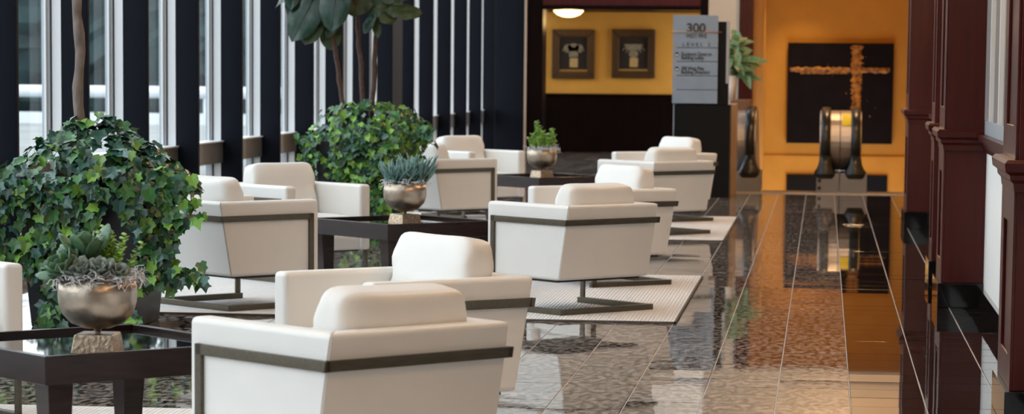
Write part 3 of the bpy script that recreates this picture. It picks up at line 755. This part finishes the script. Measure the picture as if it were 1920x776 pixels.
# ================================================================== PLANTS
CAMP = Vector((0, 0, EYE))
def flat_leaf(name, outline, centre, m, fold=.12, droop=.15, thick=0):
    bm = bmesh.new()
    def Z(x, y): return fold*abs(x)-droop*y*y
    c = bm.verts.new((*centre, Z(*centre)-.02)); vs = [bm.verts.new((x, y, Z(x, y))) for x, y in outline]
    for a, b in zip(vs, vs[1:]+vs[:1]): bm.faces.new((c, a, b))
    me = bpy.data.meshes.new(name); bm.normal_update(); bm.to_mesh(me); bm.free(); me.materials.append(M[m])
    for p in me.polygons: p.use_smooth = False
    return me
half = [(.13, -.10), (.42, -.06), (.40, .20), (.58, .50), (.26, .55)]
ivy_out = [(0, 0)]+half+[(0, 1.0)]+[(-x, y) for x, y in half[::-1]]
half2 = [(.20, -.12), (.48, .12), (.34, .34), (.40, .60), (.18, .70)]
ivy_out2 = [(0, 0)]+half2+[(0, 1.0)]+[(-x, y) for x, y in half2[::-1]]
IVY = []
for k in range(4):
    IVY.append([flat_leaf('leaf', ivy_out, (0, .33), 'ivy%d' % k, .18, .25), flat_leaf('leaf', ivy_out2, (0, .35), 'ivy%d' % k, .30, .10)])
def ivy_items(parent, items, keep=300):
    """the leaves that show largest become parts of their own, the rest one mass"""
    items.sort(key=lambda t: -t[5])
    for me, p, n, tp, s, _ in items[:keep]: put('leaf', me, parent, p, n, tp, s)
    if len(items) > keep: joined('ivy_mass', [t[:5] for t in items[keep:]], parent)
def ivy_leaf(origin, P, out, s, wts, rr):
    k = rr.choices((0, 1, 2, 3), wts)[0]
    me = rr.choice(IVY[k])
    n = (out+Vector((rr.gauss(0, .38), rr.gauss(0, .38), rr.gauss(.25, .35)))).normalized()
    tip = Vector((rr.gauss(0, .5), rr.gauss(-.2, .3), -1+rr.gauss(0, .35)))
    sc_ = s*rr.uniform(.7, 1.25)
    facing = max(0, n.dot((CAMP-P).normalized()))
    return (me, P-origin, n, tip, sc_, sc_*(.3+facing)*(1 if P.y < origin.y+.05 else .2))
def planter_box(parent, top, base, h):
    bm = bmesh.new(); th = .03
    def L(a, z): return [(-a, -a, z), (a, -a, z), (a, a, z), (-a, a, z)]
    loops = [[bm.verts.new(p) for p in L(*q)] for q in ((base, .0), (top, h), (top-th, h), (top-th, h-.06))]
    for A, B in zip(loops, loops[1:]):
        for k in range(4): bm.faces.new((A[k], A[(k+1) % 4], B[(k+1) % 4], B[k]))
    bm.faces.new(loops[0][::-1]); bm.faces.new(loops[-1])
    bev(bm, .008, 2, [e for e in bm.edges if all(v.co.z > h-.01 or v.co.z < .01 or True for v in e.verts) and e.calc_length() > .1])
    wn(link('planter_body', bm_mesh(bm, 'planter_body', True), parent, 'planter'))
    box('soil', -top+th, top-th, -top+th, top-th, h-.09, h-.05, 'soil', parent)
# ---- planter beside the first table
O1 = Vector((-4.165, 15.64, 0))
p1 = thing('ivy_planter', O1, 'large charcoal planter overflowing with ivy around a single bark trunk, far left', 'planter')
planter_box(p1, .37, .30, .86)
bm = bmesh.new(); rr = random.Random(5)
tp_ = [at(150+3.0*math.sin(k*1.3)+(6 if k < 2 else 0)-(k*.4), 300-k*34, Y=15.66)-O1 for k in range(26)]
tube(bm, tp_, [.030+.004*math.sin(k*2.1)+(.006 if k < 3 else 0) for k in range(26)], 12)
link('trunk', bm_mesh(bm, 'trunk', True), p1, 'bark')
trunk_top = tp_[-1]
items = []
for k in range(620):
    th = rr.uniform(-PI, PI); q = math.sqrt(rr.uniform(0, 1))
    if math.sin(th) > .35 and rr.random() < .75: continue
    dx, dy = .60*q*math.cos(th), .50*q*math.sin(th)
    z = .79+.40*(1-q**1.35)+rr.gauss(0, .024)
    out = Vector((dx*1.2, dy*1.3-.15, .55*math.sqrt(max(0, 1-q*q))+.1)).normalized()
    P = O1+Vector((dx, dy, z))
    items.append(ivy_leaf(O1, P, out, .085, (.36, .28, .12, .24), rr))
strands = [([(8, 330), (20, 420), (14, 520)], 1, .30), ([(40, 335), (52, 430), (58, 500)], 1, .3), ([(70, 335), (80, 420), (70, 500)], 1, .3), ([(98, 335), (104, 420), (96, 530), (102, 610)], 1.3, .25),
           ([(130, 340), (128, 420), (134, 500)], 1, .2), ([(158, 335), (166, 400), (160, 455)], 1.2, .25), ([(150, 345), (150, 380), (148, 420)], 1, .2), ([(225, 325), (240, 350), (232, 390)], .7, .2), ([(246, 325), (258, 380), (262, 440)], 1.3, .3),
           ([(268, 325), (284, 390), (300, 465), (322, 512), (378, 515)], 1.6, .38), ([(290, 318), (312, 370), (318, 440), (302, 505)], 1.5, .4), ([(306, 310), (334, 350), (348, 388), (368, 396)], .8, .5),
           ([(252, 400), (268, 460), (276, 530)], 1.2, .35), ([(322, 318), (340, 320), (352, 328)], .5, .8), ([(296, 335), (326, 395), (334, 455)], 1.2, .35), ([(262, 500), (275, 515), (290, 520)], .8, .5), ([(250, 590), (262, 600)], .5, .4), ([(0, 310), (-15, 380), (-18, 460)], 1, .4),
           ([(20, 560), (12, 480)], .4, .4), ([(180, 330), (186, 352), (182, 380)], .8, .3)]
vb = bmesh.new()
for pts, dens, young in strands:
    P3 = [at(x, y, Y=O1.y-.37-.055+.03*rr.random() if x < 262 else O1.y-.30) for x, y in pts]
    tube(vb, [p-O1 for p in P3], .0035, 4)
    L = sum((b-a).length for a, b in zip(P3, P3[1:]))
    for k in range(int(L/.0135*dens)):
        u = rr.random()*(len(P3)-1); i = min(int(u), len(P3)-2); f = u-i
        P = P3[i].lerp(P3[i+1], f)+Vector((rr.gauss(0, .038 if dens > .6 else .022), rr.uniform(-.07, .01), rr.gauss(0, .028)))
        items.append(ivy_leaf(O1, P, Vector((.1, -1, .15)), .076, (.34*(1-young), .5, young*.75, .22), rr))
link('vine_stems', bm_mesh(vb, 'vine_stems'), p1, 'vine')['kind'] = 'stuff'
ivy_items(p1, items)
# ---- fig leaf
def fig_leaf(name, m, curl=.25, ripple=.03):
    bm = bmesh.new(); n, k = 12, 6; V = {}
    for i in range(n+1):
        u = i/n
        wd = .05+.30*math.sin(PI*min(1, u**.85))**.75*(.62+.5*u) if 0 < u < 1 else .0
        if 0 < u < 1 and .25 < u < .42: wd *= .88
        for j in range(k+1):
            v = 2*j/k-1
            z = .10*abs(v)*wd*2-curl*u*u+ripple*math.sin(u*17+2*v)*abs(v)+ripple*.5*math.cos(u*40)*(abs(v))
            V[i, j] = bm.verts.new((v*wd, u, z-.25*wd*v*v))
    for i in range(n):
        for j in range(k): bm.faces.new((V[i, j], V[i, j+1], V[i+1, j+1], V[i+1, j]))
    bmesh.ops.remove_doubles(bm, verts=bm.verts, dist=1e-4)
    tube(bm, [(0, -.12, .02), (0, 0, 0), (0, .5, -curl*.25+.012), (0, .95, -curl*.9+.012)], [.012, .011, .008, .003], 5)
    me = bpy.data.meshes.new(name); bm.normal_update(); bm.to_mesh(me); bm.free(); me.materials.append(M[m])
    for p in me.polygons: p.use_smooth = True
    return me
FIG = [fig_leaf('fig_leaf', 'fig0', .22), fig_leaf('fig_leaf', 'fig1', .15), fig_leaf('fig_leaf', 'fig0', .35, .05)]
def fig_between(parent, O, A, B, me, up, width=1.0):
    d = B-A
    o = put('fig_leaf', me, parent, A-O, up, d, d.length); o.scale = (o.scale[0]*width, o.scale[1], o.scale[2])
for k in range(18):
    a_ = k*2.4; r_ = .25+.2*rr.random(); zt = trunk_top.z
    B = O1+Vector((trunk_top.x+math.cos(a_)*r_*1.6, trunk_top.y+math.sin(a_)*r_*1.6, zt+rr.uniform(-.15, .5))); A = O1+Vector((trunk_top.x, trunk_top.y, zt-.02))
    fig_between(p1, O1, A, B, FIG[k % 3], Vector((rr.gauss(0, .3), -.3, 1)))
# ---- planter with the fig tree
O2 = Vector((-3.935, 23.68, 0))
p2 = thing('fig_planter', O2, 'charcoal planter with three fig stems rising out of bright bushy ivy', 'planter')
planter_box(p2, .37, .31, .86)
stems = [[(648, 262), (645, 215), (636, 150), (629, 95), (618, 40), (606, -40), (600, -120)], [(682, 262), (680, 205), (676, 120), (671, 50), (666, 0), (664, -60), (655, -140)], [(696, 262), (698, 205), (702, 130), (704, 60), (708, 0), (716, -60), (722, -120)]]
for q, st in enumerate(stems):
    bm = bmesh.new(); ps = [at(x, y, Y=23.66+.06*(q-1))-O2 for x, y in st]; dense = []
    for a, b in zip(ps, ps[1:]):
        for k in range(4): dense.append(a.lerp(b, k/4)+Vector((rr.gauss(0, .003), 0, 0)))
    dense.append(ps[-1]); tube(bm, dense, [.022-.006*k/len(dense)+.0025*(k % 4 == 0) for k in range(len(dense))], 9)
    link('fig_stem', bm_mesh(bm, 'fig_stem', True), p2, 'stem')
FL = [((612, -40), (548, 76), 0, -.10, .8), ((600, -60), (536, 20), 2, -.1, .9), ((603, 8), (572, 84), 1, -.05, .95), ((640, -60), (622, 58), 0, -.2, .85), ((618, 36), (622, 94), 1, .05, 1.15), ((633, 30), (612, 70), 1, -.02, .8), ((672, -40), (664, 32), 1, .1, 1.3),
      ((705, 22), (676, 58), 0, -.08, .75), ((706, 30), (682, 62), 1, .02, .6), ((703, 20), (709, 72), 1, .05, .55), ((722, 20), (788, 16), 1, -.05, .75), ((704, 12), (742, 34), 1, -.02, 1.3), ((716, 2), (768, -18), 1, .0, .8), ((690, -60), (700, 28), 1, .15, 1.1), ((650, -50), (690, 24), 1, .12, 1.0), ((560, -90), (545, 18), 0, -.1, .6)]
for (a, b, k, dy, wd) in FL:
    A = at(*a, Y=23.6+dy); B = at(*b, Y=23.55+dy)
    fig_between(p2, O2, A, B, FIG[k], Vector((rr.gauss(0, .12), -1, .35)), wd)
for k in range(16):
    a_ = k*2.4; A = O2+Vector((rr.uniform(-.4, .3), 0, 2.3+.1*rr.random())); B = A+Vector((math.cos(a_)*.42, math.sin(a_)*.42, rr.uniform(.05, .45)))
    fig_between(p2, O2, A, B, FIG[k % 3], Vector((rr.gauss(0, .3), -.3, 1)))
items = []
for k in range(520):
    th = rr.uniform(-PI, PI); q = math.sqrt(rr.uniform(0, 1))
    if math.sin(th) > .35 and rr.random() < .75: continue
    dx, dy = .05+.56*q*math.cos(th), .50*q*math.sin(th)
    if dx < -.08 and dy < -.05 and q > .62: continue
    P = O2+Vector((dx, dy, .80+.37*math.sqrt(max(0, 1-q*q))+rr.gauss(0, .03)))
    items.append(ivy_leaf(O2, P, Vector((dx*1.2, dy*1.3-.2, .5)).normalized(), .064, (.16, .38, .36, .10), rr))
poly2 = [(622, 250), (700, 228), (795, 240), (800, 252), (786, 330), (765, 385), (730, 480), (648, 485), (640, 400), (632, 335), (624, 300)]
def inside(x, y, poly):
    c = False
    for (x0, y0), (x1, y1) in zip(poly, poly[1:]+poly[:1]):
        if (y0 > y) != (y1 > y) and x < (x1-x0)*(y-y0)/(y1-y0)+x0: c = not c
    return c
n = 0
while n < 1250:
    x, y = rr.uniform(615, 802), rr.uniform(225, 487)
    if not inside(x, y, poly2): continue
    n += 1
    bul = .03+.10*math.sin(PI*min(1, max(0, (x-615)/190)))+.05*math.sin(x*.09)*math.sin(y*.07)
    Yp = O2.y-.38-bul if x < 745 else O2.y-.38+(x-745)*.012-bul
    P = at(x, y, Y=Yp+rr.uniform(-.02, .06))
    items.append(ivy_leaf(O2, P, Vector((.15+(x-700)*.003, -1, .3)), .062, (.18, .40, .32, .10), rr))
for pts in ([(590, 255), (572, 262), (560, 260)], [(592, 262), (586, 300), (588, 335)], [(580, 262), (570, 300)], [(628, 262), (612, 300), (632, 335)], [(788, 250), (800, 238)]):
    P3 = [at(x, y, Y=O2.y-.42) for x, y in pts]
    for k in range(22):
        u = rr.random()*(len(P3)-1); i = min(int(u), len(P3)-2)
        items.append(ivy_leaf(O2, P3[i].lerp(P3[i+1], u-i)+Vector((rr.gauss(0, .022), rr.uniform(-.04, .04), rr.gauss(0, .022))), Vector((0, -1, .3)), .06, (.2, .45, .25, .1), rr))
for k in range(150):
    x = rr.uniform(584, 668); y = rr.uniform(262-(x-575)*.75, 264)
    items.append(ivy_leaf(O2, at(x, y, Y=O2.y-.12+rr.uniform(-.12, .2)), Vector((-.2, -1, .5)), .066, (.16, .38, .36, .10), rr))
ivy_items(p2, items)
# ---- pots on the tables
POT = [(0, .072), (.012, .072), (.014, .086), (.05, .090), (.095, .108), (.128, .142), (.142, .185), (.143, .225), (.137, .268), (.132, .268), (.137, .225), (.133, .19), (.06, .20), (0, .205)]
def make_pot(loc, label, rz=0):
    t = thing('potted_plant', loc, label, 'plant', None, 0)
    bm = bmesh.new(); hexa(bm, [(-.082, -.082, 0), (.082, -.082, 0), (.082, .082, 0), (-.082, .082, 0)], [(-.070, -.070, .070), (.070, -.070, .070), (.070, .070, .070), (-.070, .070, .070)]); bev(bm, .004, 2)
    bmesh.ops.rotate(bm, verts=bm.verts, cent=(0, 0, 0), matrix=Matrix.Rotation(rz, 3, 'Z'))
    wn(link('foot', bm_mesh(bm, 'foot', True), t, 'hamfoot'))
    link('bowl', lathe_mesh('bowl', POT[1:], 48), t, 'hammered')
    link('soil', lathe_mesh('soil', [(.133, .245), (.08, .262), (0, .268)], 24), t, 'soil')
    return t
def moss(parent, n, rad, rr):
    bm = bmesh.new()
    for k in range(n):
        a = rr.uniform(0, 2*PI); r = rad+rr.gauss(0, .015); p = Vector((r*math.cos(a), r*math.sin(a), .268+rr.uniform(-.002, .022)))
        pts = []; d = Vector((rr.gauss(0, 1), rr.gauss(0, 1), rr.gauss(0, .4))).normalized()
        for q in range(7):
            pts.append(p.copy()); d = (d+Vector((rr.gauss(0, .7), rr.gauss(0, .7), rr.gauss(-.12, .5)))).normalized(); p = p+d*rr.uniform(.008, .014)
            rp = math.hypot(p.x, p.y)
            if rp < .146: p.z = max(p.z, .262)
        tube(bm, pts, rr.uniform(.0016, .0026), 3, False)
    o = link('moss', bm_mesh(bm, 'moss'), parent, 'moss'); o['kind'] = 'stuff'
def paddle(name, m, w=.26, t=.07):
    bm = bmesh.new(); n, k = 7, 8; rows = []
    for i in range(n+1):
        u = i/n; ww = w*(.30+.9*math.sin(PI*u**1.25*.93)); tt = t*(.5+.6*math.sin(PI*min(1, u+.1)))
        if i == n: ww *= .4; tt *= .5
        rows.append([bm.verts.new((ww*math.cos(2*PI*j/k), u, tt*math.sin(2*PI*j/k)+.10*u*u)) for j in range(k)])
    for A, B in zip(rows, rows[1:]):
        for j in range(k): bm.faces.new((A[j], A[(j+1) % k], B[(j+1) % k], B[j]))
    bm.faces.new(rows[0][::-1]); bm.faces.new(rows[-1])
    me = bm_mesh(bm, name, True); me.materials.append(M[m]); return me
PAD = paddle('paddle_leaf', 'succ'); PAD2 = paddle('paddle_leaf', 'succ2', .30, .10); STICK = paddle('stick_leaf', 'chalk', .055, .05); JADE = paddle('jade_leaf', 'lime', .36, .10)
def rosette(parent, c, axis, n, L, me, rr, up=.5, nm='leaf'):
    axis = Vector(axis).normalized(); e1 = axis.orthogonal().normalized(); e2 = axis.cross(e1)
    for k in range(n):
        a = k*2.4; el_ = up+.75*(k/n)
        d = (e1*math.cos(a)+e2*math.sin(a))*math.cos(el_)+axis*math.sin(el_)
        put(nm, me, parent, Vector(c)+d*.006+axis*.012*(k/n), axis*math.cos(el_)-(e1*math.cos(a)+e2*math.sin(a))*math.sin(el_)+Vector((0, 0, .01)), d, L*(1-.35*k/n)*rr.uniform(.85, 1.15))
def sprig(parent, base, tip, n, L, rr, nm='sprig'):
    """one branching shoot with its small round leaves"""
    its = []; base = Vector(base); tip = Vector(tip)
    for k in range(n):
        u = .25+.75*k/n; p = base.lerp(tip, u)
        a = k*2.4; d = Vector((math.cos(a), math.sin(a), .5+.6*u)).normalized()
        its.append((JADE, p, Vector((-d.x*.5, -d.y*.5, 1)), d, L*rr.uniform(.75, 1.2)))
    joined(nm, its, parent)
TZ = .0135+.440
rr = random.Random(11)
q1 = make_pot((-2.605, 9.80, TZ), 'champagne metal bowl of mixed succulents on the lower left table', math.radians(2))
moss(q1, 240, .132, rr)
rosette(q1, (-.085, -.06, .285), (-.55, -.45, .7), 14, .105, PAD, rr)
rosette(q1, (-.105, .0, .30), (-.8, -.1, .6), 11, .10, PAD, rr)
rosette(q1, (-.025, -.02, .325), (-.1, -.25, 1), 9, .135, PAD, rr, .75)
rosette(q1, (-.03, .05, .31), (.1, .3, 1), 8, .12, PAD, rr, .6)
rosette(q1, (.035, -.085, .29), (.1, -.6, .8), 14, .062, PAD2, rr)
rosette(q1, (-.015, -.095, .29), (-.1, -.7, .7), 13, .060, PAD2, rr)
rosette(q1, (.085, -.065, .285), (.5, -.5, .7), 12, .055, PAD2, rr)
rosette(q1, (-.055, -.085, .29), (-.2, -.6, .8), 11, .068, PAD2, rr)
for k in range(26):
    bx_, by_ = rr.uniform(.0, .10), rr.uniform(-.05, .08); h = rr.uniform(.10, .205)*(1-.9*abs(bx_-.055))
    sprig(q1, (bx_*.8, by_*.8, .27), (bx_+rr.gauss(.0, .025), by_+rr.gauss(0, .02), .27+h), 15, .021, rr)
q2 = make_pot((-2.745, 18.18, TZ), 'champagne metal bowl of spiky blue-green succulents on the middle table', math.radians(45))
moss(q2, 130, .118, rr)
for (cx_, cy_, n, L) in ((-.07, -.03, 46, .15), (-.02, .05, 30, .17), (.01, -.05, 34, .13), (.085, -.03, 36, .15), (.10, .03, 24, .17), (.06, .06, 18, .2)):
    for k in range(n):
        a = rr.uniform(0, 2*PI); e_ = rr.uniform(.25, 1.3); d = Vector((math.cos(a)*math.cos(e_)+cx_*2, math.sin(a)*math.cos(e_), math.sin(e_)))
        put('stick_leaf', STICK, q2, Vector((cx_+rr.gauss(0, .02), cy_+rr.gauss(0, .02), .262+rr.uniform(0, .05))), Vector((-d.x, -d.y, .6)), d, L*rr.uniform(.6, 1.1))
q3 = make_pot((-2.64, 26.15, TZ), 'champagne metal bowl of small-leaved green plant on the farthest table', math.radians(45))
moss(q3, 130, .125, rr)
for bx_, by_, h, n in ((-.05, 0, .27, 30), (-.03, .03, .23, 26), (-.08, -.02, .15, 22), (.0, -.02, .17, 22), (.04, .02, .14, 20), (.085, 0, .20, 24), (.10, .02, .15, 16), (-.11, .0, .11, 16), (.06, -.04, .11, 18), (-.02, -.06, .12, 20), (.02, .05, .15, 18), (.11, -.02, .09, 12)):
    sprig(q3, (bx_*.7, by_, .26), (bx_*1.15, by_*1.2, .27+h), n, .034, rr)
# ---- leafy plant behind the sign
OD = Vector((-1.165, 34.95, 1.11))
dp = thing('leafy_plant', OD, 'variegated leafy plant in a pale pot behind the directory sign', 'plant')
link('pot', lathe_mesh('pot', [(0, 0), (.06, 0), (.085, .30), (.078, .30), (.07, .26), (0, .26)], 24), dp, 'white')
DL = flat_leaf('broad_leaf', [(0, 0), (.10, .12), (.19, .35), (.19, .55), (.11, .80), (0, 1), (-.11, .80), (-.19, .55), (-.19, .35), (-.10, .12)], (0, .4), 'dief', .25, .3)
for k in range(64):
    a = k*2.4; e_ = rr.uniform(-.35, 1.2); b = Vector((rr.gauss(.05, .05), rr.gauss(0, .04), rr.uniform(.26, .72)))
    d = Vector((math.cos(a)*math.cos(e_), math.sin(a)*math.cos(e_), math.sin(e_)))
    put('broad_leaf', DL, dp, b+d*.05, Vector((-d.x*.3, -.8, .8)), d, rr.uniform(.2, .32))
bm = bmesh.new()
for k in range(5): tube(bm, [(.02*k-.04, 0, .28), (.035*k-.06, 0, .8)], .008, 5)
link('stalks', bm_mesh(bm, 'stalks'), dp, 'ivy1')['kind'] = 'stuff'
